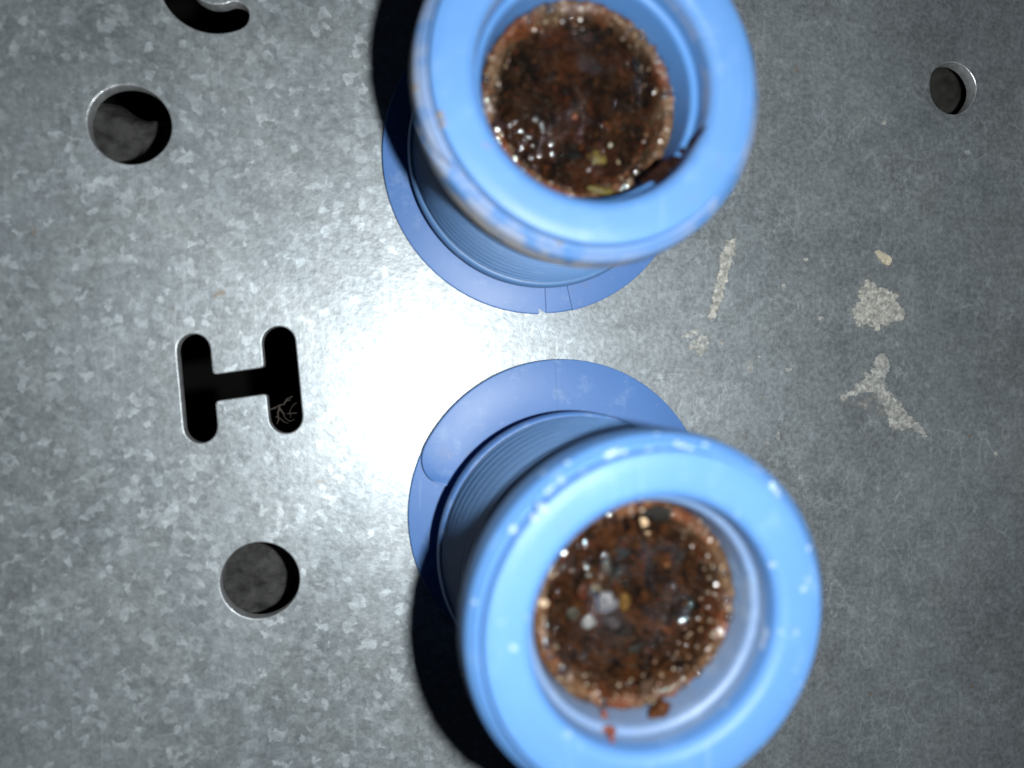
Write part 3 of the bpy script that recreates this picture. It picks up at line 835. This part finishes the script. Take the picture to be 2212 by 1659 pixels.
AP = [("seed", (1155, 1215), (38, 26), (0.085, 0.062, 0.016), "olive brown seed half sunk in the upper fitting's sediment", "seed", 0.35, 0.5),
      ("wood_sliver", (1322, 1252), (11, 28), (0.28, 0.23, 0.13), "pale upright sliver beside the olive seed", "sliver", -0.2, 0.8),
      ("pebble", (1255, 1122), (15, 16), (0.26, 0.24, 0.18), "tiny pale grain above the upright sliver", "pebble", 0.0, 0.7),
      ("husk", (1185, 1468), (56, 16), (0.075, 0.058, 0.015), "long olive husk at the front lip of the upper sediment", "husk", 0.15, 0.6),
      ("charcoal_or_gap", (1010, 1235), (52, 26), (0.005, 0.005, 0.005), "black piece standing in for the dark gap left of the olive seed", "charcoal", 0.6, 0.3),  # black piece added where there is only a dark gap
      ("charcoal_or_gap", (1470, 480), (26, 46), (0.007, 0.007, 0.009), "black charcoal bit at the right of the upper sediment", "charcoal", 0.2, 0.3),
      ("pebble", (1090, 1312), (15, 15), (0.32, 0.31, 0.32), "tiny white grain under the olive seed", "pebble", 0.0, 0.7),
      ("pebble", (980, 885), (15, 19), (0.11, 0.030, 0.010), "small rust-red grain in the middle of the upper sediment", "pebble", 0.1, 0.5)]
for i, (nm, p, sz, colr, lab, cat, rt, fl_) in enumerate(AP):
    px, py = a2(*p)
    mt = stone_mat(nm + "_a%d" % i, colr, 0.4)
    lump(nm, treeA, px, py, sz, mt, lab, cat, -rt, i + 40, 0.12, fl_, 'soft' if nm in ("seed", "husk") else 'stone')
M_mud = simple("mud", (0.011, 0.0032, 0.0016), 0.8, 0.6, 1300, 1.0, spec=0.1)
lump("mud_clump", wallA, 1500, 300, (26, 56), M_mud, "dark red-brown mud smear on the right bore wall of the upper fitting", "clump", 0.2, 71, 0.6, 0.22, 'soft', 0.2, True)
lump("mud_clump", wallA, 1436, 374, (58, 28), M_mud, "dark red-brown mud clump at the lower right of the upper sediment", "clump", 0.5, 72, 0.8, 0.3, 'soft', 0.35)
for i, (x, y, a, b) in enumerate([(1466, 352, 26, 20), (1402, 392, 30, 18), (1478, 330, 14, 18)]):
    lump("mud_crumb", wallA, x, y, (a, b), M_mud, ["dark mud crumb between the mud clump and the mud smear in the upper fitting", "dark mud crumb at the front edge of the upper sediment, left of the mud clump", "tiny dark mud crumb just under the mud smear of the upper fitting"][i], "crumb", 0.4 * i, 80 + i, 0.7, 0.4, 'soft', 0.3)
M_drip = simple("red_mud", (0.14, 0.035, 0.018), 0.5, 0.4, 900, 0.5)
q = b2(600, 1525); lump("mud_speck", wallB, q[0], q[1], (28, 18), M_drip, "small red mud speck on the front bore wall of the lower fitting", "speck", 0.1, 73, 0.3, 0.3, 'soft', 0.4)

for i, (x, y, a, b) in enumerate([(580, 1440, 9, 34), (628, 1590, 8, 40)]):
    px, py = b2(x, y)
    lump("mud_streak", wallB, px, py, (a, b), M_drip, ["thin red mud streak above the red speck on the lower fitting's bore wall", "thin red mud streak below the red speck on the lower fitting's bore wall"][i], "streak", 0.25, 90 + i, 0.5, 0.15, 'soft', 0.3)

# ---- chalky crumbs stuck on the lower fitting's collar, grime bits on the upper one
M_chalk = simple("chalk", (0.29, 0.40, 0.54), 0.8, 0.2, 900, 0.5)
M_grit = simple("dried_dirt", (0.20, 0.17, 0.13), 0.8, 0.3, 900, 0.5)
c2 = z2(1250, 1100, 1785 / 1500); c1 = z2(1100, 0, 2212 / 1500)
def stick(name, fit, tree, px, py, size, mat, seed):
    o = lump(name, tree, px, py, size, mat, None, None, 0.5, seed, 0.5, 0.30, 'soft', 0.35, True)
    bpy.context.view_layer.update()
    mw = o.matrix_world.copy(); o.parent = fit; o.matrix_parent_inverse = fit.matrix_world.inverted(); o.matrix_world = mw
for i, (x, y, sx, sy) in enumerate([(870, 448, 26, 16), (893, 440, 20, 14), (925, 438, 16, 12), (1020, 425, 16, 12), (1130, 405, 16, 12), (1155, 410, 14, 10), (1075, 425, 12, 10), (1238, 408, 14, 14), (1180, 425, 16, 10),
                                    (610, 655, 16, 22), (632, 592, 12, 16), (648, 575, 10, 12), (580, 690, 12, 16), (497, 735, 18, 18), (680, 548, 14, 12), (765, 510, 14, 12), (705, 480, 10, 10),
                                    (497, 1195, 14, 16), (345, 1018, 10, 12), (1495, 575, 20, 16), (1518, 592, 16, 18), (1640, 810, 8, 14), (610, 520, 12, 12), (1050, 365, 9, 9)]):
    stick("chalk_crumb", fitB, wallB, *c2(x, y), (sx * 0.9, sy * 0.9), M_chalk, 200 + i)
for i, (x, y, sx, sy) in enumerate([(488, 548, 18, 16), (500, 590, 8, 20), (695, 690, 10, 12), (720, 700, 8, 8), (1060, 1165, 14, 10), (640, 1040, 12, 10), (370, 420, 12, 18)]):
    stick("dirt_crumb", fitA, wallA, *c1(x, y), (sx * 0.8, sy * 0.8), M_grit, 300 + i)
